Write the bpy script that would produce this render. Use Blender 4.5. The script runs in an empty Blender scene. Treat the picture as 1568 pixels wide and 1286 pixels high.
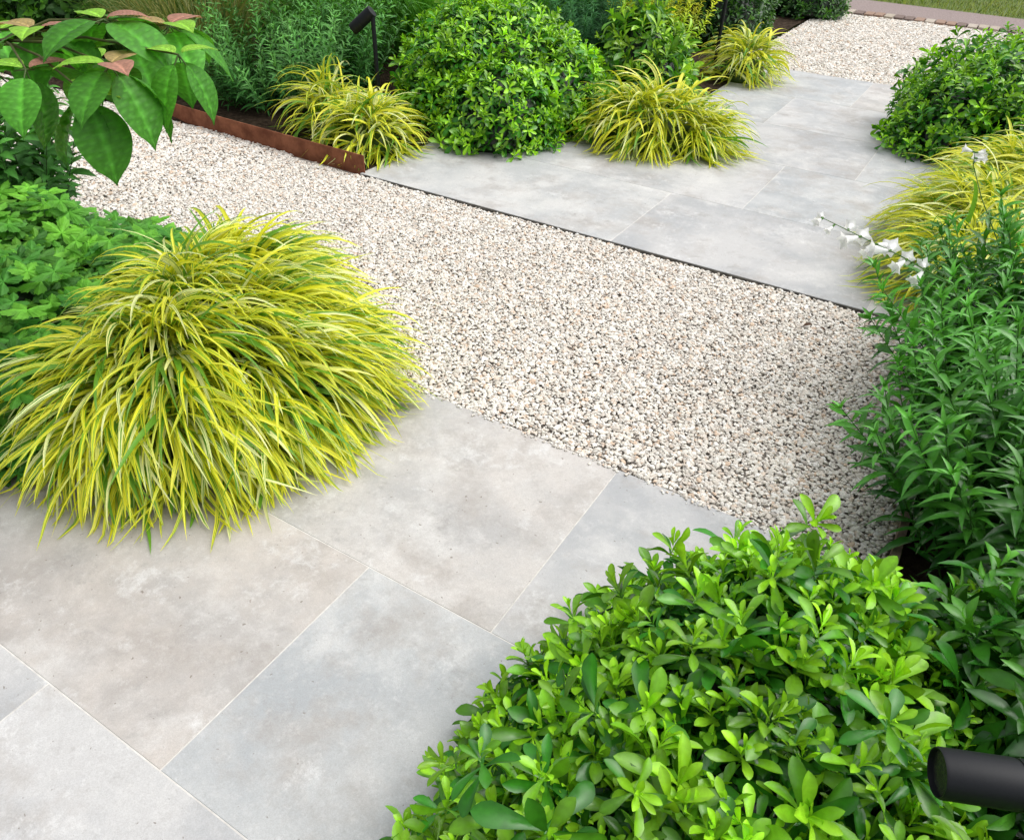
import bpy, math, random
import numpy as np
from mathutils import Matrix, Vector
S=bpy.context.scene
S.view_settings.view_transform='Standard'; S.view_settings.look='None'; S.view_settings.exposure=0
# ---------------------------------------------------------------- camera
cam=bpy.data.cameras.new("camera"); co=bpy.data.objects.new("camera",cam); S.collection.objects.link(co)
Xc=Vector((.8494,.5273,.0271)).normalized(); Zc=Vector((.4047,-.6832,.6078)).normalized()
Yc=Zc.cross(Xc).normalized(); Xc=Yc.cross(Zc)
M=Matrix((Xc,Yc,Zc)).transposed().to_4x4(); M.translation=Vector((0,0,1.6)); co.matrix_world=M
cam.lens=26.95; cam.sensor_width=36; cam.clip_end=500; cam.clip_start=0.02; S.camera=co
# ---------------------------------------------------------------- light
w=bpy.data.worlds.new("World"); S.world=w; w.use_nodes=True
nt=w.node_tree; nt.nodes.clear()
sky=nt.nodes.new('ShaderNodeTexSky'); sky.sky_type='NISHITA'; sky.sun_disc=False
sky.sun_elevation=math.radians(60); sky.sun_rotation=math.radians(50); sky.dust_density=4.0
hs=nt.nodes.new('ShaderNodeHueSaturation'); hs.inputs['Saturation'].default_value=.20; hs.inputs['Value'].default_value=1.2
bg=nt.nodes.new('ShaderNodeBackground'); bg.inputs[1].default_value=.15
wo=nt.nodes.new('ShaderNodeOutputWorld')
nt.links.new(sky.outputs[0],hs.inputs['Color']); nt.links.new(hs.outputs[0],bg.inputs[0]); nt.links.new(bg.outputs[0],wo.inputs[0])
sl=bpy.data.lights.new("sun","SUN"); sl.energy=2.1; sl.angle=math.radians(85); sl.color=(1,.98,.95)
so=bpy.data.objects.new("sun",sl); S.collection.objects.link(so)
el=math.radians(60); az=math.radians(50)
sd=Vector((math.sin(az)*math.cos(el),math.cos(az)*math.cos(el),math.sin(el)))
so.rotation_euler=sd.to_track_quat('Z','Y').to_euler(); so.location=sd*20
# ---------------------------------------------------------------- node helpers
class NT:
    def __init__(s,name):
        s.m=bpy.data.materials.new(name); s.m.use_nodes=True; s.t=s.m.node_tree; s.t.nodes.clear()
        s.out=s.n('ShaderNodeOutputMaterial')
    def n(s,ty,**k):
        x=s.t.nodes.new(ty)
        for a,b in k.items(): setattr(x,a,b)
        return x
    def l(s,a,b): s.t.links.new(a,b)
    def setin(s,node,i,v):
        if hasattr(v,'is_linked'): s.l(v,node.inputs[i])
        else: node.inputs[i].default_value=v
    def noise(s,vec,scale,detail=4,rough=.5,dist=0):
        x=s.n('ShaderNodeTexNoise'); s.l(vec,x.inputs['Vector']); x.inputs['Scale'].default_value=scale
        x.inputs['Detail'].default_value=detail; x.inputs['Roughness'].default_value=rough; x.inputs['Distortion'].default_value=dist
        return x.outputs['Fac']
    def rng(s,v,a,b,c=0,d=1):
        x=s.n('ShaderNodeMapRange'); s.l(v,x.inputs[0])
        for i,q in enumerate((a,b,c,d)): x.inputs[i+1].default_value=q
        return x.outputs[0]
    def mix(s,f,a,b,mode='MIX'):
        x=s.n('ShaderNodeMix',data_type='RGBA',blend_type=mode)
        s.setin(x,0,f); s.setin(x,6,a); s.setin(x,7,b); return x.outputs[2]
    def math(s,op,a,b=0):
        x=s.n('ShaderNodeMath',operation=op); s.setin(x,0,a); s.setin(x,1,b); return x.outputs[0]
    def bump(s,h,st,d):
        x=s.n('ShaderNodeBump'); s.l(h,x.inputs['Height']); x.inputs['Strength'].default_value=st; x.inputs['Distance'].default_value=d
        return x.outputs[0]
    def bsdf(s,col,rough=.6,spec=.5,metal=0,normal=None):
        b=s.n('ShaderNodeBsdfPrincipled'); s.setin(b,'Base Color',col); s.setin(b,'Roughness',rough)
        b.inputs['Specular IOR Level'].default_value=spec; b.inputs['Metallic'].default_value=metal
        if normal is not None: s.l(normal,b.inputs['Normal'])
        return b.outputs[0]
    def fin(s,sh): s.l(sh,s.out.inputs[0]); return s.m
    def pos(s): return s.n('ShaderNodeNewGeometry').outputs['Position']
    def attr(s,name): return s.n('ShaderNodeAttribute',attribute_name=name)
def C(r,g,b): return (r,g,b,1)
def mat_leaf(name,rough=.38,trans=.28,spec=.5,tint=(1.2,1.15,.55),gain=1.12):
    m=NT(name); a=m.attr('col'); p=m.pos()
    f=m.noise(p,60,3); v=m.rng(f,.3,.7,.84*gain,1.16*gain)
    hsv=m.n('ShaderNodeHueSaturation'); m.l(a.outputs['Color'],hsv.inputs['Color']); m.l(v,hsv.inputs['Value'])
    col=hsv.outputs[0]
    b=m.bsdf(col,rough,spec)
    t=m.n('ShaderNodeBsdfTranslucent'); tc=m.mix(1.0,col,C(*tint),'MULTIPLY'); m.l(tc,t.inputs[0])
    mx=m.n('ShaderNodeMixShader'); mx.inputs[0].default_value=trans; m.l(b,mx.inputs[1]); m.l(t.outputs[0],mx.inputs[2])
    return m.fin(mx.outputs[0])
def mat_blade(name):
    m=NT(name); a=m.attr('col'); sp=m.n('ShaderNodeSeparateColor'); m.l(a.outputs['Color'],sp.inputs[0])
    u,r,t=sp.outputs[0],sp.outputs[1],sp.outputs[2]
    cb=m.n('ShaderNodeCombineXYZ'); m.l(m.math('MULTIPLY',u,3.6),cb.inputs[0]); m.l(m.math('MULTIPLY',r,91.0),cb.inputs[1])
    m.l(m.math('MULTIPLY',t,.5),cb.inputs[2])
    st=m.noise(cb.outputs[0],1.5,1)
    thr=m.rng(st,.54,.58)
    r2=m.noise(cb.outputs[0],.37,0)
    yel=m.mix(m.rng(r2,.35,.65),C(.80,.77,.018),C(.93,.90,.09))
    wht=m.mix(m.rng(m.math('FRACT',m.math('MULTIPLY',r,37.0)),.70,.86),yel,C(.92,.93,.45))
    grn=m.mix(m.math('FRACT',m.math('MULTIPLY',r,13.0)),C(.07,.26,.015),C(.22,.45,.025))
    col=m.mix(thr,wht,grn)
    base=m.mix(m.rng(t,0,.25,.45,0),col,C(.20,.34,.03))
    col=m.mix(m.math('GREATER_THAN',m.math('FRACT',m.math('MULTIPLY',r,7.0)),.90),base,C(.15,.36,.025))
    col=m.mix(a.outputs['Alpha'],C(.06,.11,.015),col)  # darkens the clump cores only: interior shade put into the colour
    b=m.bsdf(col,.42,.4)
    tr=m.n('ShaderNodeBsdfTranslucent'); m.l(col,tr.inputs[0])
    mx=m.n('ShaderNodeMixShader'); mx.inputs[0].default_value=.32; m.l(b,mx.inputs[1]); m.l(tr.outputs[0],mx.inputs[2])
    return m.fin(mx.outputs[0])
LEAF=mat_leaf("glossy_leaf",.27,.24,.55); LEAFM=mat_leaf("matt_leaf",.5,.30,.28); BLADE=mat_blade("variegated_blade"); PETAL=mat_leaf("petal",.6,.35,.2,(1,1,1),1.05)
def mat_stone():
    m=NT("gravel_stone"); a=m.attr('col'); p=m.pos(); f=m.noise(p,220,3)
    c=m.mix(m.rng(f,.40,.75,0,.25),a.outputs['Color'],C(.46,.39,.31)); return m.fin(m.bsdf(c,.75,.3))
STONE=mat_stone()
def mat_paving():
    m=NT("porcelain_paving"); a=m.attr('col'); p=m.pos()
    sp=m.n('ShaderNodeVectorMath',operation='ADD'); m.l(p,sp.inputs[0])
    o=m.n('ShaderNodeVectorMath',operation='SCALE'); m.l(a.outputs['Color'],o.inputs[0]); o.inputs['Scale'].default_value=60
    m.l(o.outputs[0],sp.inputs[1]); q=sp.outputs[0]
    base=a.outputs['Color']
    n1=m.noise(q,2.5,7,.62,.15); c=m.mix(m.rng(n1,.41,.59,0,1),base,m.mix(1.0,base,C(.76,.785,.815),'MULTIPLY'))
    n2=m.noise(q,4.0,9,.70,.15); c=m.mix(m.rng(n2,.49,.66,0,.62),c,C(.35,.315,.285))
    n4=m.noise(q,3.1,8,.70,.1); c=m.mix(m.rng(n4,.52,.66,0,.55),c,C(.70,.69,.67))
    n3=m.noise(q,6.5,11,.80,.15); c=m.mix(m.rng(n3,.55,.65,0,.55),c,C(.74,.74,.735))
    n5=m.noise(q,7.5,11,.82,.1); c=m.mix(m.rng(n5,.55,.66,0,.55),c,C(.30,.285,.27))
    n6=m.noise(q,420,2); c=m.mix(m.rng(n6,.35,.75,0,.36),c,C(.26,.245,.23))
    n8=m.noise(q,38,8,.85); c=m.mix(m.rng(n8,.52,.70,0,.35),c,C(.70,.69,.67))
    n10=m.noise(q,55,7,.85); c=m.mix(m.rng(n10,.56,.72,0,.4),c,C(.26,.245,.23))
    n7=m.noise(q,70,2); c=m.mix(m.rng(n7,.72,.76,0,.7),c,C(.17,.14,.11))
    b=m.bump(m.noise(q,60,6,.7),.35,.002)
    ro=m.rng(n2,.3,.7,.50,.68)
    return m.fin(m.bsdf(c,ro,.35,0,b))
PAVE=mat_paving()
def mat_simple(name,c1,c2,scale,rough=.8,spec=.3,metal=0,bs=.4,bd=.01,detail=6):
    m=NT(name); p=m.pos(); n=m.noise(p,scale,detail,.65); c=m.mix(m.rng(n,.35,.65),C(*c1),C(*c2))
    return m.fin(m.bsdf(c,rough,spec,metal,m.bump(m.noise(p,scale*3,detail,.7),bs,bd)))
SOIL=mat_simple("soil",(.03,.02,.013),(.10,.07,.048),25,.95,.1,0,1,.03)
GROUT=mat_simple("grout",(.54,.52,.49),(.70,.68,.64),40,.9,.1,0,.1,.001)
GBASE=mat_simple("gravel_bed",(.36,.32,.28),(.56,.51,.45),90,.9,.1,0,1,.01)
RUST=mat_simple("corten_steel",(.14,.045,.022),(.30,.115,.06),9,.8,.2,0,.3,.002)
EDGEM=mat_simple("edge_trim",(.07,.065,.06),(.16,.15,.13),20,.6,.4)
WOOD=mat_simple("weathered_timber",(.15,.11,.08),(.30,.23,.17),30,.85,.2)
TARMAC=mat_simple("tarmac",(.22,.17,.16),(.34,.28,.265),60,.9,.2)
GRASSG=mat_simple("grass_ground",(.06,.11,.015),(.17,.19,.05),7,.95,.1,0,1,.03)
BLACK=mat_simple("black_powder_coat",(.004,.005,.007),(.007,.008,.011),300,.5,.3,0,.1,.0003)
GLASS=mat_simple("lamp_lens",(.02,.02,.02),(.04,.04,.04),30,.15,.6)
# ---------------------------------------------------------------- mesh builder
def build(name,parts,mats,smooth=True,parent=None):
    Vs=[];Cs=[];loops=[];starts=[];mi=[];off=0;ls=0
    for P in parts:
        V,F,Cc=P[0],P[1],P[2]; k=P[3] if len(P)>3 else 0
        V=np.asarray(V,float).reshape(-1,3); F=np.asarray(F,int)
        Vs.append(V)
        if Cc is None: Cc=np.ones((len(V),4))
        Cc=np.asarray(Cc,float)
        if Cc.ndim==1: Cc=np.tile(Cc,(len(V),1))
        if Cc.shape[1]==3: Cc=np.hstack([Cc,np.ones((len(Cc),1))])
        Cs.append(Cc); n=F.shape[1]
        loops.append((F+off).ravel()); starts.append(ls+np.arange(len(F))*n); mi.append(np.full(len(F),k))
        ls+=F.size; off+=len(V)
    V=np.vstack(Vs);Cc=np.vstack(Cs);L=np.concatenate(loops);st=np.concatenate(starts);mi=np.concatenate(mi)
    me=bpy.data.meshes.new(name)
    me.vertices.add(len(V)); me.vertices.foreach_set('co',V.astype(np.float32).ravel())
    me.loops.add(len(L)); me.loops.foreach_set('vertex_index',L.astype(np.int32))
    me.polygons.add(len(st)); me.polygons.foreach_set('loop_start',st.astype(np.int32))
    me.polygons.foreach_set('use_smooth',np.full(len(st),smooth)); me.polygons.foreach_set('material_index',mi.astype(np.int32))
    at=me.attributes.new('col','FLOAT_COLOR','POINT'); at.data.foreach_set('color',Cc.astype(np.float32).ravel())
    for m in (mats if isinstance(mats,list) else [mats]): me.materials.append(m)
    me.update(calc_edges=True); me.validate()
    ob=bpy.data.objects.new(name,me); S.collection.objects.link(ob)
    if parent: ob.parent=parent
    return ob
def nrm(a): return a/np.maximum(np.linalg.norm(a,axis=-1,keepdims=True),1e-9)
def frames(d,up):
    Y=nrm(d); X=np.cross(Y,up); bad=np.linalg.norm(X,axis=-1)<1e-4; X[bad]=(1,0,0); X=nrm(X); Z=np.cross(X,Y)
    return np.stack([X,Y,Z],axis=-1)
def inst(T,TF,R,P,sc,col,tcf=None,sx=None):
    T=np.asarray(T,float); I=len(P); n=len(T)
    L=T[None,:,:]*(np.asarray(sc).reshape(-1,1,1))
    if sx is not None: L=L*np.stack([sx,np.ones(I),np.ones(I)],-1)[:,None,:]
    V=np.einsum('iab,inb->ina',R,L)+P[:,None,:]
    F=(np.asarray(TF)[None]+ (np.arange(I)*n)[:,None,None]).reshape(-1,np.asarray(TF).shape[1])
    Cc=np.repeat(col[:,None,:],n,axis=1)
    if tcf is not None: Cc=Cc*np.asarray(tcf).reshape(1,n,1)
    return (V.reshape(-1,3),F,Cc.reshape(-1,Cc.shape[-1]))
def leaf_template(rows,fold=.25,curl=.18,cols=3):
    T=[];B=[]
    for t,wd in rows:
        z=-curl*t*t+ (0.05*math.sin(t*3.1))
        for c in range(cols):
            x=(c/(cols-1)*2-1)
            T.append((x*wd,t*(1-.12*curl*t),z+abs(x)*wd*fold)); B.append(1.25 if abs(x)<.01 else .92)
    F=[]
    for i in range(len(rows)-1):
        for c in range(cols-1):
            a=i*cols+c; F.append((a,a+1,a+cols+1,a+cols))
    return np.array(T),np.array(F),np.array(B)
OBOV=leaf_template([(0,.025),(.2,.05),(.42,.095),(.62,.135),(.78,.155),(.9,.12),(.97,.06),(1,.008)],.5,.16)
OBOV2=leaf_template([(0,.03),(.35,.10),(.7,.19),(.9,.13),(1,.01)],.4,.22)
ELL=leaf_template([(0,.025),(.18,.07),(.4,.14),(.6,.16),(.8,.11),(.93,.045),(1,.003)],.4,.25)
LANC=leaf_template([(0,.02),(.15,.07),(.35,.105),(.6,.085),(.82,.045),(1,.003)],.45,.3)
LANC2=leaf_template([(0,.03),(.35,.11),(.7,.07),(1,.003)],.4,.2)
OVAL=leaf_template([(0,.03),(.2,.2),(.45,.29),(.7,.22),(.88,.1),(1,.003)],.25,.25)
def lump(d,seed,amp):
    r=np.random.default_rng(seed); o=np.zeros(len(d))
    for i in range(9):
        k=r.normal(size=3)*(1.6+i*.95); o+=np.sin(d@k+r.uniform(0,6.28))/(1+i*.28)
    return 1+amp*o/2.4
def fib(n,zmin=-.25):
    i=np.arange(n)+.5; z=1-(1-zmin)*i/n; ph=i*2.399963; r=np.sqrt(1-z*z)
    return np.stack([r*np.cos(ph),r*np.sin(ph),z],-1)
def shade_core(c,r,sd,amp,k=.82,col=(.008,.022,.005),n=24):  # near-black inner body: the shade between leaves is put into its colour
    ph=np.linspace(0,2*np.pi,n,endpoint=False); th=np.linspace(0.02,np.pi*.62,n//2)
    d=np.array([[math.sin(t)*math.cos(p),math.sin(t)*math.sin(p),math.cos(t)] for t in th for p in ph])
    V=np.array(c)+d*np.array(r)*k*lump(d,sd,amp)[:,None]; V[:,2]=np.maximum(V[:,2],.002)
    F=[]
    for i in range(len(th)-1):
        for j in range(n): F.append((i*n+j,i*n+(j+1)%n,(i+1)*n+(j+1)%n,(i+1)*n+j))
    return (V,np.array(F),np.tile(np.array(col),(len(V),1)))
def surf_points(lobes,spacing,seed,amp,k=1.0,zmin=-.3):
    P=[];N=[]
    r=np.random.default_rng(seed)
    for li,(c,rad) in enumerate(lobes):
        c=np.array(c,float);rad=np.array(rad,float)
        area=2*np.pi*((rad[0]*rad[1])**1.6+(rad[0]*rad[2])**1.6+(rad[1]*rad[2])**1.6)**(1/1.6)/3**(1/1.6)*1.3
        n=int(area/spacing**2); d=fib(n,zmin)+r.normal(size=(n,3))*.55*spacing/rad.mean(); d=nrm(d)
        p=c+d*rad*k*lump(d,seed+li,amp)[:,None]; nn=nrm(d/rad)
        keep=p[:,2]>.02
        for lj,(c2,r2) in enumerate(lobes):
            if lj!=li: keep&=(np.linalg.norm((p-np.array(c2))/(np.array(r2)*k*.92),axis=1)>1)
        P.append(p[keep]);N.append(nn[keep])
    return np.vstack(P),np.vstack(N)
def rosettes(P,N,leafL,nl,cin,cout,tmpl,seed,upmix=.5,e0=74,e1=2,jit=.4,lw=1.0,ybias=.5):
    r=np.random.default_rng(seed); K=len(P)
    ax=nrm(N*(1-upmix)+np.array([0,0,1])*upmix+r.normal(size=(K,3))*jit*.7)
    t1=nrm(np.cross(ax,r.normal(size=(K,3)))); t2=np.cross(ax,t1); ph0=r.uniform(0,6.28,K)
    vig=r.uniform(.65,1.2,K); bri=r.uniform(.62,1.3,K); young=np.clip(r.normal(ybias,.36,K),0,1)
    parts=[]
    for i in range(nl):
        f=i/(nl-1)
        e=np.radians(e0+(e1-e0)*f**.75+r.normal(size=K)*11); ph=ph0+i*2.399963+r.normal(size=K)*.25
        d=np.cos(e)[:,None]*(np.cos(ph)[:,None]*t1+np.sin(ph)[:,None]*t2)+np.sin(e)[:,None]*ax
        R=frames(d,ax+r.normal(size=(K,3))*.35)
        sc=leafL*vig*(.42+.65*min(1,f*1.5))*r.uniform(.8,1.15,K)
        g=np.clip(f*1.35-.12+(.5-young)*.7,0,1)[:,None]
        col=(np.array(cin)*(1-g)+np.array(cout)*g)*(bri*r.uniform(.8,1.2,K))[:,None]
        pos=P-ax*(leafL*.7*f)
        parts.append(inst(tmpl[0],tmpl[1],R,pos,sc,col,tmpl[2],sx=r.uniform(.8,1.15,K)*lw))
    return parts
def mound(name,lobes,spacing,leafL,nl,cin,cout,tmpl,seed,amp=.07,mat=None,upmix=.45,fill=True,lw=1.0,zmin=-.3,rag=.016,e0=74,e1=2,ybias=.5):
    r=np.random.default_rng(seed+77)
    P,N=surf_points(lobes,spacing,seed,amp,zmin=zmin)
    K=len(P); off=r.normal(size=K)*rag+np.where(r.uniform(size=K)<.10,r.uniform(1,3.2,K)*rag,0)
    P=P+N*off[:,None]*np.array([1,1,1.2])
    parts=rosettes(P,N,leafL,nl,cin,cout,tmpl,seed,upmix,e0,e1,lw=lw,ybias=ybias)
    if fill:
        P2,N2=surf_points(lobes,spacing*1.25,seed,amp,k=.90,zmin=zmin)
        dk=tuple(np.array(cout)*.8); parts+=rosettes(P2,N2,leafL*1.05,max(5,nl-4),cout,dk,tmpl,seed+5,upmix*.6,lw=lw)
    for li,(c,rad) in enumerate(lobes): parts.append(shade_core(c,rad,seed+li,amp,.80))
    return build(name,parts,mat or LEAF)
def tube(pts,rads,col,n=6):
    pts=np.array(pts,float); V=[];F=[]
    for i,p in enumerate(pts):
        d=pts[min(i+1,len(pts)-1)]-pts[max(i-1,0)]; d=d/np.linalg.norm(d); a=np.cross(d,(0.3,.2,1) if abs(d[2])<.9 else (1,0,0)); a/=np.linalg.norm(a); b=np.cross(d,a)
        for j in range(n):
            q=2*np.pi*j/n; V.append(p+rads[i]*(math.cos(q)*a+math.sin(q)*b))
    for i in range(len(pts)-1):
        for j in range(n): F.append((i*n+j,i*n+(j+1)%n,(i+1)*n+(j+1)%n,(i+1)*n+j))
    V=np.array(V); return (V,np.array(F),np.tile(np.array(col,float),(len(V),1)))
# ---------------------------------------------------------------- blades
def blades(P,az,e0,e1,L,W,rnd,roll,nseg=9,zfloor=.004,power=1.2,bend=1.0):
    K=len(P); t=np.linspace(0,1,nseg+1)
    pos=np.zeros((K,nseg+1,3)); pos[:,0]=P; dirs=np.zeros_like(pos)
    for i in range(nseg+1):
        e=e0+(e1-e0)*t[i]**power; a=az+ (rnd-.5)*bend*t[i]
        dirs[:,i]=np.stack([np.cos(e)*np.cos(a),np.cos(e)*np.sin(a),np.sin(e)],-1)
        if i: pos[:,i]=pos[:,i-1]+dirs[:,i-1]*(L/nseg)[:,None]
    pos[:,:,2]=np.maximum(pos[:,:,2],zfloor+rnd[:,None]*.02)
    side=nrm(np.cross(dirs,np.array([0,0,1.0])+0*dirs)); nn=np.cross(side,dirs)
    cr=np.cos(roll)[:,None,None]; sr=np.sin(roll)[:,None,None]; s2=side*cr+nn*sr; n2=nn*cr-side*sr
    wd=(np.clip(t/.12,.35,1)*np.clip((1-t)/.6,0,1)**.8)[None,:]*W[:,None]/2
    Lf=pos-s2*wd[...,None]+n2*wd[...,None]*.3; Rt=pos+s2*wd[...,None]+n2*wd[...,None]*.3
    V=np.stack([Lf,pos,Rt],2)
    Cc=np.zeros((K,nseg+1,3,4)); Cc[...,0]=np.array([0,.5,1])[None,None,:]; Cc[...,1]=rnd[:,None,None]; Cc[...,2]=t[None,:,None]; Cc[...,3]=1
    f=[]
    for i in range(nseg):
        for c in range(2):
            a=i*3+c; f.append((a,a+1,a+4,a+3))
    f=np.array(f); F=(f[None]+(np.arange(K)*(nseg+1)*3)[:,None,None]).reshape(-1,4)
    return (V.reshape(-1,3),F,Cc.reshape(-1,4))
def hak(name,crowns,n,bl,bw,seed,lock=.42,loose=1.0,lift=0.0,airy=.08):
    """crowns: (x,y,R,h,(flowx,flowy)). blades start on the merged mound and are combed downhill"""
    r=np.random.default_rng(seed); cr=crowns
    def HF(x,y):
        o=np.zeros_like(x)
        for (cx,cy,R,h,fl) in cr:
            d=np.hypot(x-cx,y-cy)/R; o+=(h*np.sqrt(np.clip(1-d**2.1,0,1)))**4
        return o**.25
    x0=min(c[0]-c[2] for c in cr);x1=max(c[0]+c[2] for c in cr);y0=min(c[1]-c[2] for c in cr);y1=max(c[1]+c[2] for c in cr)
    X=r.uniform(x0,x1,n*6);Y=r.uniform(y0,y1,n*6);Z=HF(X,Y); mh=max(c[3] for c in cr)
    keep=(Z>.04*1)&(r.uniform(size=n*6)<.55+.45*(1-Z/mh)); X=X[keep][:n];Y=Y[keep][:n];Z=Z[keep][:n]; m=len(X)
    e=.02; gx=(HF(X+e,Y)-HF(X-e,Y))/(2*e); gy=(HF(X,Y+e)-HF(X,Y-e))/(2*e); sl=np.hypot(gx,gy)
    fx=np.zeros(m);fy=np.zeros(m);wt=np.zeros(m)
    for (cx,cy,R,h,fl) in cr:
        q=np.exp(-((X-cx)**2+(Y-cy)**2)/(R*.6)**2)+1e-6; fx+=q*fl[0];fy+=q*fl[1];wt+=q
        d=np.hypot(X-cx,Y-cy)+1e-3; fx+=q*.35*(X-cx)/d; fy+=q*.35*(Y-cy)/d
    fx/=wt;fy/=wt
    sc=np.minimum(sl,1.2)/(sl+1e-6)
    dx=-gx*sc+fx; dy=-gy*sc+fy; az=np.arctan2(dy,dx)
    lk=np.zeros(m)
    for i in range(6):
        k=r.normal(size=2)*(10+i*9); lk+=np.sin(X*k[0]+Y*k[1]+r.uniform(0,6.28))/(1+.25*i)
    az=az+lk*lock*.5+r.normal(size=m)*.20*loose
    slope=np.arctan(np.minimum(sl,2.5))
    air=(r.uniform(size=m)<airy)
    e0=-slope*.70+np.radians(42+lift+r.normal(size=m)*14*loose+lk*5+air*16); e1=np.radians(-34+r.normal(size=m)*15+air*8)-slope*.45
    e1=np.maximum(e1,np.radians(-84))
    L=bl*r.uniform(.6,1.15,m)*(.8+.2*np.minimum(sl,1))*(1+.15*air); W=bw*r.uniform(.5,1.2,m)
    P=np.stack([X,Y,Z*r.uniform(.68,1.0,m)],-1)
    P[:,0]-=np.cos(az)*L*.33; P[:,1]-=np.sin(az)*L*.33
    P[:,2]=np.minimum(P[:,2],HF(P[:,0],P[:,1])+.02)
    P[:,2]=np.maximum(P[:,2]+.025*np.clip(lk,-1.2,1.5),.02)
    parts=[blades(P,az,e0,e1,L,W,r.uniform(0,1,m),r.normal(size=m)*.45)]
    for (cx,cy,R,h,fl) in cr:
        V,F,_=shade_core((cx,cy,0),(R*.80,R*.80,h*.78),3,.05,.8); parts.append((V,F,np.tile(np.array((.5,.5,.3,0.)),(len(V),1))))
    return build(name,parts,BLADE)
# ---------------------------------------------------------------- stems with leaves
def stems(name,bases,heads,lens,node,leafL,cols,seed,tmpl=LANC,leafW=1.0,mat=None,bare=.12,ang=55,extra=None,curve=.4,coreparts=None,whorl=2,tipn=5):
    r=np.random.default_rng(seed); parts=[]; LP=[];LD=[];LU=[];LS=[];LC=[]
    for b,hd,ln in zip(bases,heads,lens):
        b=np.array(b,float); hd=np.array(hd,float); hd/=np.linalg.norm(hd); n=9; pts=[b]
        cv=np.array([r.normal()*.2,r.normal()*.2,curve])
        for i in range(n):
            d=hd+cv*(i/n); d/=np.linalg.norm(d); pts.append(pts[-1]+d*ln/n)
        pts=np.array(pts); parts.append(tube(pts,np.linspace(.0032,.0012,n+1),np.array(cols[2]),3))
        nd=node*r.uniform(.8,1.25); K=int(ln/nd); rot=r.uniform(0,6.28); sb=r.uniform(.6,1.35)
        for k in range(K):
            t=bare+(1-bare)*(k/max(1,K-1)); f=t*n; i=min(int(f),n-1); p=pts[i]+(pts[i+1]-pts[i])*(f-i); d=nrm(pts[i+1]-pts[i])
            a=nrm(np.cross(d,(1,.2,.1))); c=np.cross(d,a); rot+=np.pi/2 if whorl==2 else 1.1
            nn=whorl if k<K-1 else whorl+tipn
            for q in range(nn):
                ph=rot+2*np.pi*q/whorl+r.normal()*.3 if q<whorl else r.uniform(0,6.28)
                an=math.radians(ang+r.normal()*16) if q<whorl else math.radians(20+r.uniform()*20)
                rad=math.cos(ph)*a+math.sin(ph)*c; ld=math.sin(an)*rad+math.cos(an)*d
                LP.append(p);LD.append(ld);LU.append(d+rad*-.1+r.normal(size=3)*.2)
                sz=leafL*(1.05-.5*max(0,t-.6)/.4)*r.uniform(.7,1.2)*(1 if q<whorl else .7)
                LS.append(sz); g=np.clip(t**2.2+r.normal()*.12,0,1); LC.append((np.array(cols[0])*(1-g)+np.array(cols[1])*g)*sb*r.uniform(.8,1.2))
    LP=np.array(LP);LD=np.array(LD);LU=np.array(LU)
    parts.append(inst(tmpl[0],tmpl[1],frames(LD,LU),LP,np.array(LS),np.array(LC),tmpl[2],sx=np.full(len(LP),leafW)))
    if coreparts: parts+=coreparts
    if extra: parts+=extra
    return build(name,parts,mat or LEAFM)
# ================================================================ GROUND
def sheet(name,x0,x1,y0,y1,z,mat,nx=1,ny=1,amp=0,seed=0):
    xs=np.linspace(x0,x1,nx+1);ys=np.linspace(y0,y1,ny+1); X,Y=np.meshgrid(xs,ys); Z=np.full_like(X,z)
    if amp:
        r=np.random.default_rng(seed)
        for i in range(8):
            k=r.normal(size=2)*(3+i*5); Z+=amp*np.sin(X*k[0]+Y*k[1]+r.uniform(0,6))/(1+i*.5)
    V=np.stack([X,Y,Z],-1).reshape(-1,3); F=[(j*(nx+1)+i,j*(nx+1)+i+1,(j+1)*(nx+1)+i+1,(j+1)*(nx+1)+i) for j in range(ny) for i in range(nx)]
    return (V,np.array(F),None)
build("ground",[sheet("g",-150,150,-150,150,-.07,None)],GRASSG)
soilp=[sheet("s",-9,-2.36,-2,1.75,.0,None,90,50,.006,1),sheet("s",-9,-3.06,3.36,12,.0,None,90,90,.008,2),
       sheet("s",-3.055,-2.66,4.12,4.96,-.006,None,8,10,.004,7),
       sheet("s",-3.055,-2.01,4.965,7.48,-.006,None,20,50,.004,3),sheet("s",-3.055,-2.25,7.485,10.8,-.006,None,14,40,.004,4),
       sheet("s",.19,5,-2,10.8,-.006,None,60,120,.005,5),sheet("s",-.32,.185,-2,1.0,-.008,None,12,40,.003,6)]
build("planting_bed_soil",soilp,SOIL)
build("gravel_sub_base",[sheet("a",-9,.17,1.74,3.35,-.020,None),sheet("b",-2.2,.17,7.5,10.86,-.020,None)],GBASE)
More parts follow.
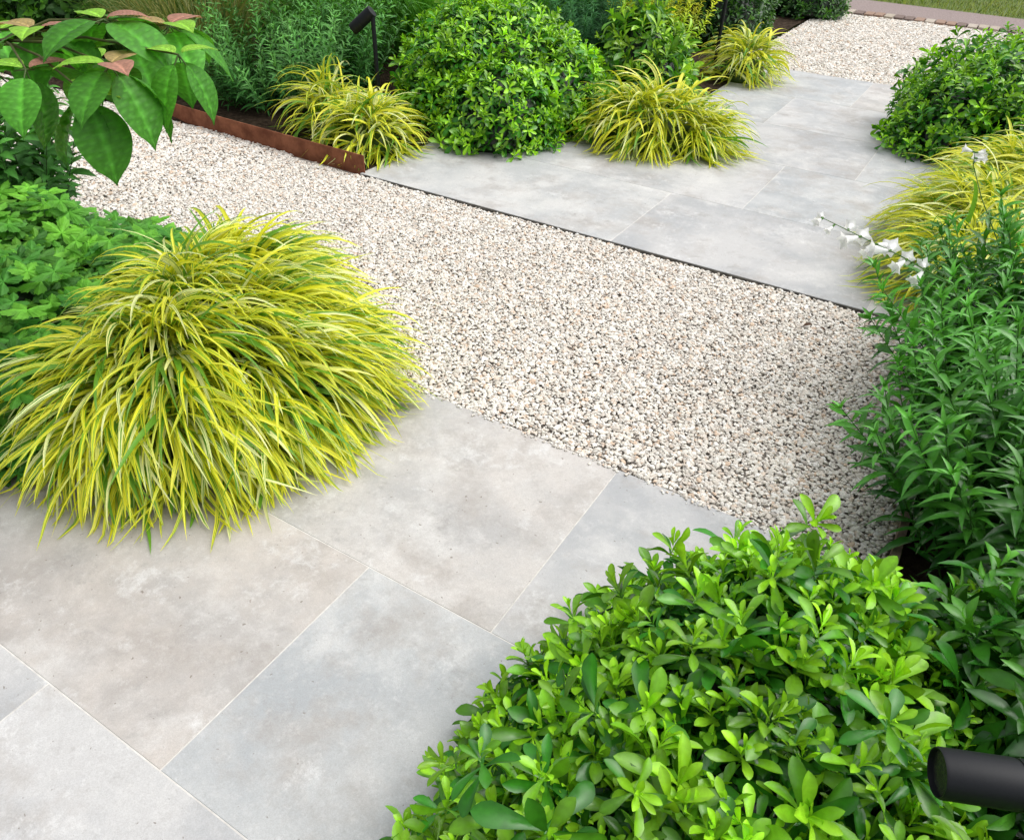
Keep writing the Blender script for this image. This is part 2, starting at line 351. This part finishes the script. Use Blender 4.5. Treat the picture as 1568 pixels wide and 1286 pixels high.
# ---------------------------------------------------------------- paving
def tile(x0,x1,y0,y1,tint,g=.0017,top=0,th=.02):
    x0+=g;x1-=g;y0+=g;y1-=g;b=.0009
    V=[(x0+b,y0+b,top),(x1-b,y0+b,top),(x1-b,y1-b,top),(x0+b,y1-b,top),(x0,y0,top-b),(x1,y0,top-b),(x1,y1,top-b),(x0,y1,top-b),(x0,y0,top-th),(x1,y0,top-th),(x1,y1,top-th),(x0,y1,top-th)]
    F=[(0,1,2,3)]+[(i+4,(i+1)%4+4,(i+1)%4,i) for i in range(4)]+[(i+8,(i+1)%4+8,(i+1)%4+4,i+4) for i in range(4)]
    return (np.array(V),np.array(F),np.tile(np.array(tint,float),(12,1)))
BE=(.575,.545,.515);PK=(.56,.515,.475);GY=(.545,.54,.535);BL=(.51,.52,.52);LT=(.58,.575,.56)
def patio(name,rows):
    parts=[];r=np.random.default_rng(3)
    for (y0,y1,xa,xb,js,tints) in rows:
        e=[xa]+js+[xb]
        for i in range(len(e)-1):
            t=np.array(tints[i%len(tints)])+r.normal()*.008; parts.append(tile(e[i],e[i+1],y0,y1,t)); 
    ob=build(name,parts,PAVE,False)
    gp=[sheet("g",q[2]+.003,q[3]-.003,q[0]+(.003 if i==0 else 0),q[1]-(.003 if i==len(rows)-1 else 0),-.0013,None) for i,q in enumerate(rows)]
    build("grout_joints",gp,GROUT,False,parent=ob); return ob
patio("patio_paving",[(-1.2,-.4,-3.6,-.33,[-2.6,-1.83],[GY,BE,BL]),(-.4,.342,-3.4,-.33,[-2.6,-1.431],[BE,GY,GY]),
 (.342,1.021,-2.35,-.33,[-2.21,-1.042],[BE,PK,BL]),(1.021,1.768,-2.35,.185,[-1.82,-.646],[BE,BE,GY])])
patio("patio_paving",[(3.312,4.11,-3.05,.185,[-1.43,-.2],[LT,GY,LT]),(4.11,4.95,-2.65,.185,[-1.02,],[GY,BL]),
 (4.95,5.77,-2.0,.185,[-1.83,-.6],[GY,GY,BL]),(5.77,6.6,-2.0,.185,[-1.41,-.19],[BL,GY,BL]),(6.6,7.5,-2.0,.185,[-.99],[BL,BE])])
# ---------------------------------------------------------------- edgings
def box(x0,x1,y0,y1,z0,z1):
    V=[(x,y,z) for z in (z0,z1) for y in (y0,y1) for x in (x0,x1)]
    F=[(0,1,3,2),(4,6,7,5),(0,4,5,1),(1,5,7,3),(3,7,6,2),(2,6,4,0)]
    return (np.array(V,float),np.array(F)[:,::-1],None)
def bev(ob,w=.002):
    m=ob.modifiers.new("bevel","BEVEL"); m.width=w; m.segments=2; return ob
bev(build("metal_edge_strip",[box(-3.02,.15,3.3055,3.3085,-.04,.0002)],EDGEM,False),.0008)
def strip(pts,h0,h1,th):
    pts=np.array(pts,float);n=len(pts);V=[];F=[]
    for i in range(n):
        d=pts[min(i+1,n-1)]-pts[max(i-1,0)];d/=np.linalg.norm(d);q=np.array([-d[1],d[0]])
        for o in (-th/2,th/2):
            for z in (h0,h1): V.append((*(pts[i]+q*o),z))
    for i in range(n-1):
        a=i*4;b=a+4; F+=[(a,b,b+1,a+1),(a+2,a+3,b+3,b+2),(a+1,b+1,b+3,a+3),(a,a+2,b+2,b)]
    F+=[(0,1,3,2),(4*n-4,4*n-2,4*n-1,4*n-3)]
    return (np.array(V),np.array(F),None)
build("corten_steel_edging",[strip([(-3.03,3.335),(-3.6,3.345),(-4.3,3.36),(-5.0,3.40),(-5.8,3.48),(-7,3.65)],-.04,.10,.007)],RUST,False)
build("timber_edging",[strip([(.172,1.785),(.168,2.4),(.172,3.29)],-.04,.035,.022)],WOOD,False)
# ---------------------------------------------------------------- gravel
ico_t=(1+5**.5)/2
ICO=nrm(np.array([(-1,ico_t,0),(1,ico_t,0),(-1,-ico_t,0),(1,-ico_t,0),(0,-1,ico_t),(0,1,ico_t),(0,-1,-ico_t),(0,1,-ico_t),(ico_t,0,-1),(ico_t,0,1),(-ico_t,0,-1),(-ico_t,0,1)],float))
ICF=np.array([(0,11,5),(0,5,1),(0,1,7),(0,7,10),(0,10,11),(1,5,9),(5,11,4),(11,10,2),(10,7,6),(7,1,8),(3,9,4),(3,4,2),(3,2,6),(3,6,8),(3,8,9),(4,9,5),(2,4,11),(6,2,10),(8,6,7),(9,8,1)])
PAL=np.array([(.79,.76,.70),(.73,.69,.62),(.70,.64,.57),(.60,.55,.49),(.84,.82,.78),(.64,.49,.37),(.51,.47,.43),(.70,.59,.49),(.31,.28,.25),(.77,.74,.68)])
PW=np.array([.22,.17,.13,.09,.13,.05,.04,.07,.010,.10]);PW/=PW.sum()
def rocks(P,size,seed):
    r=np.random.default_rng(seed);K=len(P)
    V=ICO[None]*r.uniform(.70,1.2,(K,12,1))*np.stack([r.uniform(.85,1.35,K),r.uniform(.65,1.0,K),r.uniform(.35,.60,K)],-1)[:,None,:]*size[:,None,None]
    ax=nrm(r.normal(size=(K,3))*np.array([.26,.26,0])+np.array([0,0,1])); R=frames(nrm(r.normal(size=(K,3))*np.array([1,1,.2])),ax)
    V=np.einsum('iab,inb->ina',R,V)+P[:,None,:]
    F=(ICF[None]+(np.arange(K)*12)[:,None,None]).reshape(-1,3)
    c=PAL[r.choice(len(PAL),K,p=PW)]*r.uniform(.88,1.1,(K,1)); Cc=np.repeat(c[:,None],12,1)
    return (V.reshape(-1,3),F,Cc.reshape(-1,3))
def gravel_area(x0,x1,y0,y1,sp,seed,mean,z=-.010):
    r=np.random.default_rng(seed)
    xs=np.arange(x0,x1,sp);ys=np.arange(y0,y1,sp);X,Y=np.meshgrid(xs,ys);X=X.ravel()+r.uniform(-.5,.5,X.size)*sp;Y=Y.ravel()+r.uniform(-.5,.5,Y.size)*sp
    Z=z+r.uniform(-.003,.003,len(X))+.0025*np.sin(X*5+Y*3)+.002*np.sin(X*13-Y*9)
    size=mean*np.clip(r.lognormal(0,.28,len(X)),.5,1.7)
    P=np.stack([X,Y,Z],-1)
    m=r.uniform(size=len(X))<.36
    P2=P[m]+np.stack([r.uniform(-.5,.5,m.sum())*sp,r.uniform(-.5,.5,m.sum())*sp,np.full(m.sum(),.0035)],-1)
    return np.vstack([P,P2]),np.concatenate([size,size[m]*r.uniform(.6,1,m.sum())])
P1,s1=gravel_area(-3.6,.158,1.782,3.298,.0112,11,.0080)
P2,s2=gravel_area(-7.0,-3.6,1.782,3.36,.0150,12,.0102)
P3,s3=gravel_area(-2.2,.6,7.52,10.84,.019,13,.0133)
r=np.random.default_rng(5); ns=160; st=np.stack([r.uniform(-1.5,.1,ns),1.765-np.abs(r.normal(size=ns))*.010,np.full(ns,.003)],-1)
build("gravel",[rocks(P1,s1,1),rocks(P2,s2,2),rocks(st,r.uniform(.003,.007,ns),4)],STONE,False)
build("gravel",[rocks(P3,s3,3)],STONE,False)
# ---------------------------------------------------------------- far: brick edge, tarmac, lawn
def mat_brick():
    m=NT("brick"); a=m.attr('col'); n=m.noise(m.pos(),60,4); c=m.mix(m.rng(n,.35,.7,0,.4),a.outputs['Color'],C(.12,.09,.08)); return m.fin(m.bsdf(c,.9,.2))
BRICK=mat_brick(); parts=[]; r=np.random.default_rng(4); x=-4
while x<4:
    b=box(x,x+.095,10.80,11.02,-.05,.014+r.uniform(-.003,.003)); col=[(.46,.40,.32),(.20,.15,.13),(.34,.23,.17),(.50,.44,.37)][r.integers(0,4)]
    parts.append((b[0],b[1],np.tile(np.array(col),(8,1)))); x+=.112
bev(build("brick_edging",parts,BRICK,False),.004)
build("tarmac_path",[(np.array([(-12,11.03,-.003),(12,11.03,-.003),(12,11.05,-.003),(-12,12.7,-.003)]),np.array([(0,1,2,3)]),None)],TARMAC,False)
r=np.random.default_rng(6); n=26000
gx=r.uniform(-4,3,n);gy=11.87-.0687*gx+r.uniform(0,1,n)**1.2*3.5; az=r.uniform(0,6.28,n)
q=blades(np.stack([gx,gy,np.full(n,-.01)],-1),az,np.radians(r.uniform(50,85,n)),np.radians(r.uniform(-10,60,n)),r.uniform(.03,.07,n),r.uniform(.004,.008,n),r.uniform(0,1,n),r.normal(size=n),3,zfloor=-.05)
gc=np.repeat((np.array([[.14,.24,.03]])*(1-(r.uniform(size=(n,1))**2))+np.array([[.30,.28,.09]])*(r.uniform(size=(n,1))**2)),12,0)
build("lawn",[(np.array([(-40,14.62,-.012),(40,9.12,-.012),(40,60,-.012),(-40,60,-.012)]),np.array([(0,1,2,3)]),np.array((.14,.20,.04))),(q[0],q[1],gc)],[LEAFM],False)
# ================================================================ PLANTS
G2=(.038,.185,.012)
# foreground pittosporum (bottom right)
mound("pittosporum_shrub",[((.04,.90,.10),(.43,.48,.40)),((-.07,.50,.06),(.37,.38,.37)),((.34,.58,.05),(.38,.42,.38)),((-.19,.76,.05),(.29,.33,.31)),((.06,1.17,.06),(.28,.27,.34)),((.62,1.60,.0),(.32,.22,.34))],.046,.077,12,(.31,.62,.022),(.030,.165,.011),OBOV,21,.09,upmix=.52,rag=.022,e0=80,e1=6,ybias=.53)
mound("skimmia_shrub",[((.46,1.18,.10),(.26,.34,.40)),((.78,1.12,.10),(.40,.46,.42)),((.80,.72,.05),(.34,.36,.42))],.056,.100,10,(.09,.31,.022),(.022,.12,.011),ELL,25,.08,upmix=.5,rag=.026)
# back mounds
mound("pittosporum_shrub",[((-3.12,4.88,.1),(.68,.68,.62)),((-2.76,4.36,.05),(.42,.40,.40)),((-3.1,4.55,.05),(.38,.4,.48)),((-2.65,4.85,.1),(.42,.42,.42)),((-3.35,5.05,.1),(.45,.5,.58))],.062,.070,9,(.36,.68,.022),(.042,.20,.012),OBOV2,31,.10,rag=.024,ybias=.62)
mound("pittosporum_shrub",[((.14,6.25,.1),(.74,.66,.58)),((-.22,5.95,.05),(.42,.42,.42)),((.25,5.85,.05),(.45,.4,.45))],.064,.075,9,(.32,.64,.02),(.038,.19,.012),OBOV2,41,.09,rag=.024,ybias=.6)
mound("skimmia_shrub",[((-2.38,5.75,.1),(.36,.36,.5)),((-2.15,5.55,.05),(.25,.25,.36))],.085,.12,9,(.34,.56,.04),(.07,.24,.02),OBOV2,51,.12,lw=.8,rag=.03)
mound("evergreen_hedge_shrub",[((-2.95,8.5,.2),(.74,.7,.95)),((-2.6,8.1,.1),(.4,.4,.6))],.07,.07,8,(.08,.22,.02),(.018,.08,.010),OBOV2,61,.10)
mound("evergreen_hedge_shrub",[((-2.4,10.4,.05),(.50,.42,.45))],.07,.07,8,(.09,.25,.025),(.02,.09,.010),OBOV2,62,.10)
r=np.random.default_rng(71); n=110; a=r.uniform(0,6.28,n); q=np.sqrt(r.uniform(0,1,n)); 
B=np.stack([-3.15+q*.3*np.cos(a),6.25+q*.3*np.sin(a),np.zeros(n)+.05],-1); Hd=np.stack([q*np.cos(a)*1.0,q*np.sin(a)*1.0,np.ones(n)],-1)
stems("euphorbia_plant",B,Hd,r.uniform(.55,.9,n),.016,.08,[(.03,.12,.05),(.08,.25,.08),(.06,.12,.03)],72,tmpl=LANC2,leafW=.5,bare=.3,whorl=4,ang=60)
n=34;a=r.uniform(0,6.28,n);q=np.sqrt(r.uniform(0,1,n))
B=np.stack([-2.45+q*.2*np.cos(a),6.15+q*.2*np.sin(a),np.zeros(n)+.05],-1); Hd=np.stack([q*np.cos(a)*.4,q*np.sin(a)*.4,np.ones(n)],-1)
stems("yellow_euphorbia_plant",B,Hd,r.uniform(.55,.85,n),.022,.06,[(.14,.32,.02),(.70,.70,.03),(.1,.2,.03)],73,tmpl=LANC2,bare=.3,whorl=3,ang=60,tipn=8)
r=np.random.default_rng(81); n=230; a=r.uniform(0,6.28,n); q=np.sqrt(r.uniform(0,1,n))
B=np.stack([-4.50+q*.48*np.cos(a),4.32+q*.55*np.sin(a),np.zeros(n)],-1); Hd=np.stack([q*np.cos(a)*.6+r.normal(size=n)*.15,q*np.sin(a)*.75+r.normal(size=n)*.2,np.ones(n)],-1)
stems("phlox_plant",B,Hd,r.uniform(.35,.95,n)*(.75+.25*np.clip((B[:,1]-3.8)/.6,0,1)),.032,.085,[(.045,.17,.035),(.15,.39,.09),(.07,.13,.03)],82,tmpl=LANC2,bare=.1,whorl=2,coreparts=[shade_core((-4.55,4.4,0),(.42,.42,.45),5,.1)])
def tallgrass(name,c,rad,n,h,cols,seed,wd=.008):
    r=np.random.default_rng(seed);a=r.uniform(0,6.28,n);q=np.sqrt(r.uniform(0,1,n))*rad
    P=np.stack([c[0]+q*np.cos(a),c[1]+q*np.sin(a),np.zeros(n)],-1)
    b=blades(P,a+r.normal(size=n)*.6,np.radians(r.uniform(65,88,n)),np.radians(r.uniform(-40,55,n)),h*r.uniform(.6,1.1,n),wd*r.uniform(.6,1.2,n),r.uniform(0,1,n),r.normal(size=n)*.8,10,power=2.0)
    g=r.uniform(size=(n,1)); cc=np.repeat(np.array(cols[0])*g+np.array(cols[1])*(1-g),33,0)
    return build(name,[(b[0],b[1],cc)],LEAFM)
tallgrass("ornamental_grass",(-5.35,4.15),.35,800,1.0,[(.06,.15,.03),(.30,.28,.10)],91,.010)
tallgrass("ornamental_grass",(-6.3,4.6),.5,900,1.1,[(.04,.14,.02),(.14,.26,.05)],92,.015)
tallgrass("daylily_foliage",(-3.9,5.9),.55,650,1.15,[(.05,.22,.02),(.14,.38,.03)],93,.020)
tallgrass("daylily_foliage",(-5.1,5.7),.6,650,1.15,[(.04,.17,.02),(.11,.30,.03)],94,.020)
mound("leafy_shrub",[((-7.2,4.6,.1),(.9,.8,.9)),((-8.2,3.3,.1),(.9,.8,.7)),((-7.0,6.4,.1),(1.2,1.0,1.1)),((-4.6,7.2,.1),(1.3,.9,1.0))],.10,.10,7,(.09,.26,.02),(.025,.09,.012),OVAL,95,.1,mat=LEAFM)
def petals(c,sz,n=5,up=(0,0,1)):
    d=[];P=[];up=np.array(up,float)
    a=nrm(np.cross(up,(1,.3,.1)));b=np.cross(up,a)
    for i in range(n):
        q=6.283*i/n; d.append(math.cos(q)*a+math.sin(q)*b+.25*up);P.append(c)
    d=np.array(d);return inst(OVAL[0],OVAL[1],frames(d,np.tile(up,(n,1))),np.array(P,float),np.full(n,sz),np.tile(np.array([[.85,.85,.82]]),(n,1)),None)
r=np.random.default_rng(96);pp=[]
for (x,y,z) in [(-4.95,3.95,.90),(-4.90,4.0,.86),(-4.83,3.98,.84),(-5.0,3.9,.82),(-4.78,3.95,.78),(-4.7,4.0,.84)]:
    pp.append(tube([(x+.05,y+.1,0),(x+.02,y+.05,z*.5),(x,y,z)],[.003,.002,.0015],(.06,.14,.03),4))
    for k in range(5): pp.append(petals((x+r.normal()*.02,y+r.normal()*.02,z+r.normal()*.012),.028,5,nrm(r.normal(size=3)+np.array([.3,-1,1]))))
build("white_flower_plant",pp,PETAL)
# ---- golden hakone grass
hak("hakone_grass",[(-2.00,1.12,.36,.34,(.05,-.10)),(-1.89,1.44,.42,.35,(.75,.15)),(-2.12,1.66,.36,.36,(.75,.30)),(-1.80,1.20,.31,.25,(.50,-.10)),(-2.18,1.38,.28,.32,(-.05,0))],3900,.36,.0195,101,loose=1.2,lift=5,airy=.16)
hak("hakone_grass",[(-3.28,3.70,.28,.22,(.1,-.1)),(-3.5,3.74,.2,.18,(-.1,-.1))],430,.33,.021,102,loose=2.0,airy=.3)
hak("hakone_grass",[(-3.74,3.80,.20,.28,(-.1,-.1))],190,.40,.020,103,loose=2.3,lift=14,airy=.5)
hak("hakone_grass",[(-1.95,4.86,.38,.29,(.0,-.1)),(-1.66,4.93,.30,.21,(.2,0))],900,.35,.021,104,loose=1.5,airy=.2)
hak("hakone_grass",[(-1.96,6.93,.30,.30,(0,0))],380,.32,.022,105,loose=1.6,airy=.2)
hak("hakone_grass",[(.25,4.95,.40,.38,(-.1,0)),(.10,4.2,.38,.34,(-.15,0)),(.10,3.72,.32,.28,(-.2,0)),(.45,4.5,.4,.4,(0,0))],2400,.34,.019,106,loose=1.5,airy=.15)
# ---- geranium foliage left: broad five-lobed toothed leaves
def palmate():
    out=[]
    for i in range(5):
        a=math.radians(-128+i*64)+math.pi/2; k=(1 if i in(1,2,3) else .86)
        for da,rr in ((-32,.50),(-24,.76),(-21,.72),(-13,.92),(-10,.87),(-3,.98),(0,1.04),(3,.98),(10,.87),(13,.92),(21,.72),(24,.76)):
            out.append((a+math.radians(da),rr*k,abs(da)/32.))
        if i==4: out.append((a+math.radians(32),.50*k,1.))
    pts=[(0,0,0)];B=[1.45]
    for a,rr,e in out: pts.append((math.cos(a)*rr*.25,math.sin(a)*rr*.25,.05*rr-.05*e));B.append(1.2-.28*e)
    for a,rr,e in out: pts.append((math.cos(a)*rr*.5,math.sin(a)*rr*.5,.02*rr-.085*e*rr));B.append(1.12-.30*e)
    m=len(out)
    return np.array(pts),np.array([(0,i+1,i+2) for i in range(m-1)]+[(i+1,m+i+1,m+i+2) for i in range(m-1)]+[(i+1,m+i+2,i+2) for i in range(m-1)]),np.array(B)
PAL5=palmate()
def geranium(name,lobes,sp,size,seed,ci,cu):
    parts=[]
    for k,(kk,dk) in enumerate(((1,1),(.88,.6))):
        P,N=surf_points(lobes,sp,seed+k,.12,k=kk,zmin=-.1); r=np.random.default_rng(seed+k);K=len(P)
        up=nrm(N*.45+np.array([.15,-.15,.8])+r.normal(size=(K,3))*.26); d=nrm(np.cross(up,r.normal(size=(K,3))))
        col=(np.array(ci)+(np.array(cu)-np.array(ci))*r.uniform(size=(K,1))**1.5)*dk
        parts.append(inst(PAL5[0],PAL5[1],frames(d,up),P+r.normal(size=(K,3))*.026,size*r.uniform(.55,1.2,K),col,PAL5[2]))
    for li,(c,rad) in enumerate(lobes): parts.append(shade_core(c,rad,seed+li,.09,.78))
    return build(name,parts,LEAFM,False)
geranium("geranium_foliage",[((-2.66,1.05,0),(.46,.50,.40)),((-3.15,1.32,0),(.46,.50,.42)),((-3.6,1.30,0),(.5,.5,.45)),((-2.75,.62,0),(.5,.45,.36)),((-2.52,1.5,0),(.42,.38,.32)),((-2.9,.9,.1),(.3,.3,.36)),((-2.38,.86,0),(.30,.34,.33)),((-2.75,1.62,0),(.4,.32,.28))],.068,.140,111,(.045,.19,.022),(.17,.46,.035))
r=np.random.default_rng(121); n=60; a=r.uniform(0,6.28,n); q=np.sqrt(r.uniform(0,1,n))
B=np.stack([-3.8+q*.22*np.cos(a),1.72+q*.2*np.sin(a),np.zeros(n)],-1); Hd=np.stack([q*np.cos(a)*.5,q*np.sin(a)*.5,np.ones(n)],-1)
stems("leafy_perennial",B,Hd,r.uniform(.5,.8,n),.045,.11,[(.03,.12,.02),(.08,.26,.04),(.05,.1,.03)],122,tmpl=OVAL,leafW=.7,ang=65)
# ---- penstemon (right)
r=np.random.default_rng(131); n=215
bx=.21+r.uniform(0,1,n)**1.2*.85; by=r.uniform(1.72,3.35,n); lean=np.clip(.80-(bx-.2)*.9,.0,.85)
B=np.stack([bx,by,np.zeros(n)],-1); Hd=np.stack([-lean+r.normal(size=n)*.22,r.normal(size=n)*.28-.05,np.ones(n)],-1)
ln=r.uniform(.34,.66,n)+np.clip(bx-.2,0,.3)*.30
extra=[]
def flower(base,d,sz=.035):
    d=np.array(d,float);d/=np.linalg.norm(d);a=nrm(np.cross(d,(0,0.2,1)));b=np.cross(d,a);V=[];F=[];n=15
    prof=[(0,.10),(.25,.17),(.6,.27),(.85,.33),(1.0,.55)]
    for t,rr in prof:
        for j in range(n):
            q=6.283*j/n; k=rr*(1+(.28*math.cos(5*q) if t==1 else 0)); V.append(np.array(base)+sz*(d*(t*1.15-(.1 if t==1 and math.cos(5*q)<0 else 0))+k*(math.cos(q)*a+math.sin(q)*b)))
    for i in range(len(prof)-1):
        for j in range(n): F.append((i*n+j,i*n+(j+1)%n,(i+1)*n+(j+1)%n,(i+1)*n+j))
    V=np.array(V);return (V,np.array(F),np.tile(np.array([.88,.88,.87]),(len(V),1)))
def fstem(pts,nf,sd,t0=.5,skip=.2):
    rr=np.random.default_rng(sd); pts=np.array(pts,float); extra.append(tube(pts,np.linspace(.003,.0012,len(pts)),(.09,.20,.04),5)); n=len(pts)-1
    for k in range(nf):
        t=(t0+(1-t0)*k/(nf-1))*n; i=min(int(t),n-1); p=pts[i]+(pts[i+1]-pts[i])*(t-i); ax=nrm(pts[i+1]-pts[i]); sd_=nrm(np.cross(ax,(0,0,1)))*(1 if k%2 else -1)
        for s_ in (1,-1):
            if rr.uniform()<skip and k<nf-1: continue
            d=nrm(sd_*s_*.9+ax*.35+np.array([0,0,-.25])+rr.normal(size=3)*.25); p2=p+d*.010
            extra.append(flower(p2,d,(.044 if k<nf-2 else .028)*rr.uniform(.85,1.2))); extra.append(tube([p,p2+d*.004],[.0035,.004],(.12,.26,.06),5))
fstem([(.28,2.55,0),(.2,2.6,.35),(.05,2.64,.49),(-.12,2.67,.53),(-.27,2.72,.545),(-.40,2.76,.56)],8,1,.5,.3)
fstem([(.35,3.3,0),(.2,3.35,.35),(.05,3.45,.52),(-.02,3.5,.62),(-.03,3.52,.66)],4,2,.65,.3)
stems("penstemon_plant",B,Hd,ln,.032,.12,[(.022,.115,.014),(.095,.33,.035),(.06,.16,.03)],132,tmpl=LANC,leafW=1.05,ang=55,coreparts=[shade_core((.75,2.6,0),(.55,.75,.45),6,.1,.8)],mat=LEAF)
build("penstemon_flowers",extra,PETAL)
# ---- dogwood, branches overhanging at the top left
def bigleaf():
    T=[];B=[];nr=33;nc=11
    for i in range(nr):
        t=i/(nr-1)
        wd=.34*max(0.,math.sin(math.pi*t**.80))**.8 if 0<t<1 else 0
        if t>.80: wd=.34*math.sin(math.pi*.80**.80)**.8*((1-t)/.20)**1.35
        wd+=.004
        for c in range(nc):
            x=c/(nc-1)*2-1; ph=(t-.40*abs(x)**1.3)*6*2*math.pi
            v=max(0,math.cos(ph))**4
            cor=.022*(1-2*v)*(1-abs(x)**3)
            T.append((x*wd,t*.97,-.34*t*t+.06*t+abs(x)*wd*.38+cor-.08*(abs(x)*wd)**2*8))
            B.append(1.6 if abs(x)<.01 else .88+.55*v)
    F=[(i*nc+c,i*nc+c+1,(i+1)*nc+c+1,(i+1)*nc+c) for i in range(nr-1) for c in range(nc-1)]
    return np.array(T),np.array(F),np.array(B)
BIG=bigleaf(); r=np.random.default_rng(141)
tw=[];P=[];D=[];U=[];Sz=[];Cl=[]
def cluster(c,L,n,el=-30,col=(.08,.29,.03),pink=0,tip=2,az0=None):
    c=np.array(c,float); a0=r.uniform(0,6.28) if az0 is None else az0
    for i in range(n):
        a=a0+i*6.283/n+r.normal()*.15;e=math.radians(el+r.normal()*12); d=np.array([math.cos(e)*math.cos(a),math.cos(e)*math.sin(a),math.sin(e)])
        b=c+d*.025; tw.append(tube([c,b],[.0022,.0016],(.10,.16,.05),4)); P.append(b);D.append(d);U.append((d[0]*.4,d[1]*.4,1));Sz.append(L*r.uniform(.82,1.15));Cl.append(np.array(col)*r.uniform(.75,1.35))
    for i in range(tip):
        a=a0+i*2.2+.8;d=np.array([math.cos(a)*.8,math.sin(a)*.8,.2]);P.append(c+d*.01);D.append(d);U.append((0,0,1));Sz.append(L*.6)
        Cl.append(np.array([(.40,.20,.15),(.38,.28,.12),(.30,.26,.09)][i%3]) if pink and i<pink else np.array((.24,.48,.05)))
cl=[((-1.62,1.03,1.19),.165,5,-44,2,-1.1),((-1.90,1.05,1.22),.165,5,-25,2,.3),((-1.72,1.27,1.22),.165,5,-44,2,.9),((-2.0,.99,1.12),.15,4,-35,0,2.),((-1.74,1.12,1.25),.15,4,-12,1,.1),
    ((-2.15,1.1,1.18),.15,5,-25,0,1.),((-1.80,.95,1.17),.155,4,-42,1,.5),((-1.66,.98,1.14),.15,3,-62,0,-.6),((-1.88,1.18,1.14),.15,4,-45,0,0.),((-1.55,1.15,1.20),.13,3,-50,0,.4),((-1.78,1.20,1.18),.15,4,-30,0,1.4)]
main=[(-3.05,.55,0),(-3.0,.58,.5),(-2.85,.65,.85),(-2.5,.8,1.08),(-2.15,.93,1.17),(-1.95,1.0,1.2)]
tw.append(tube(main,[.022,.018,.014,.010,.006,.004],(.10,.09,.05),8))
for c,L,n,e_,pk,a0 in cl:
    cluster(c,L,n,e_,pink=pk,az0=a0,tip=2+(pk>1))
    s=np.array(main[4] if c[0]<-1.85 else main[5]); m=(s+np.array(c))/2+np.array([0,0,.02]); tw.append(tube([s,m,np.array(c)],[.004,.003,.0022],(.12,.13,.05),5))
P=np.array(P,float)
lv=inst(BIG[0],BIG[1],frames(np.array(D),np.array(U,float)),P,np.array(Sz),np.array(Cl),BIG[2])
build("dogwood_shrub",tw+[lv],LEAFM)
# ================================================================ SPOTLIGHTS
def cyl(p0,p1,prof,n=40):
    p0=np.array(p0,float);p1=np.array(p1,float);d=p1-p0;L=np.linalg.norm(d);d/=L;a=nrm(np.cross(d,(0,.1,1) if abs(d[2])<.9 else (1,0,0)));b=np.cross(d,a);V=[];F=[]
    for t,rr in prof:
        for j in range(n): q=6.283185*j/n; V.append(p0+d*t*L+rr*(math.cos(q)*a+math.sin(q)*b))
    for i in range(len(prof)-1):
        for j in range(n): F.append((i*n+j,i*n+(j+1)%n,(i+1)*n+(j+1)%n,(i+1)*n+j))
    return (np.array(V),np.array(F),None)
def spotlight(base,h,head0,head1,rad):
    e=bpy.data.objects.new("garden_spotlight",None); S.collection.objects.link(e); e.location=base
    def add(nm,part,m=BLACK):
        V=part[0]-np.array(base); o=build(nm,[(V,part[1],None)],m,True,parent=e)
        md=o.modifiers.new("es","EDGE_SPLIT"); md.split_angle=math.radians(35); return o
    b=np.array(base,float); top=b+np.array([0,0,h]); R=rad
    add("stake",cyl(b-np.array([0,0,.05]),top,[(0,.0),(0,.014),(.98,.014),(1,.012),(1,0)],20))
    add("lamp_head",cyl(head0,head1,[(0,.0),(0,R*.93),(.012,R),(.60,R),(.602,R*.96),(.614,R*.96),(.616,R),(.985,R),(1,R*.96),(1,R*.92),(.97,R*.90)],48))
    add("lens",cyl(head0,head1,[(.97,R*.91),(.971,0)],32),GLASS)
    h0=np.array(head0,float);h1=np.array(head1,float);md=h0+(h1-h0)*.3
    add("bracket",cyl(top+np.array([0,0,-.01]),md,[(0,0),(0,.010),(1,.010),(1,0)],16))
spotlight((-3.56,4.12,0),.66,(-3.57,4.13,.685),(-3.69,4.07,.575),.038)
spotlight((-2.17,6.80,0),.80,(-2.15,6.82,.86),(-2.28,6.75,.76),.034)
spotlight((.42,.86,0),.55,(.47,.875,.606),(.232,.778,.598),.034)
r=np.random.default_rng(151)
pts=[(-.364,3.04,.004),(-.42,1.02,.004),(.10,2.3,.0),(-1.9,3.1,.0),(-.33,3.03,.006)]
P=np.array(pts);K=len(P);d=nrm(r.normal(size=(K,3))*np.array([1,1,.1]))
build("fallen_leaves",[inst(OVAL[0],OVAL[1],frames(d,np.tile(np.array([[.2,.1,1.]]),(K,1))),P+np.array([0,0,.006]),np.array([.04,.03,.03,.02,.03]),np.tile(np.array([[.07,.035,.02]]),(K,1)),OVAL[2])],LEAFM)
print("done")
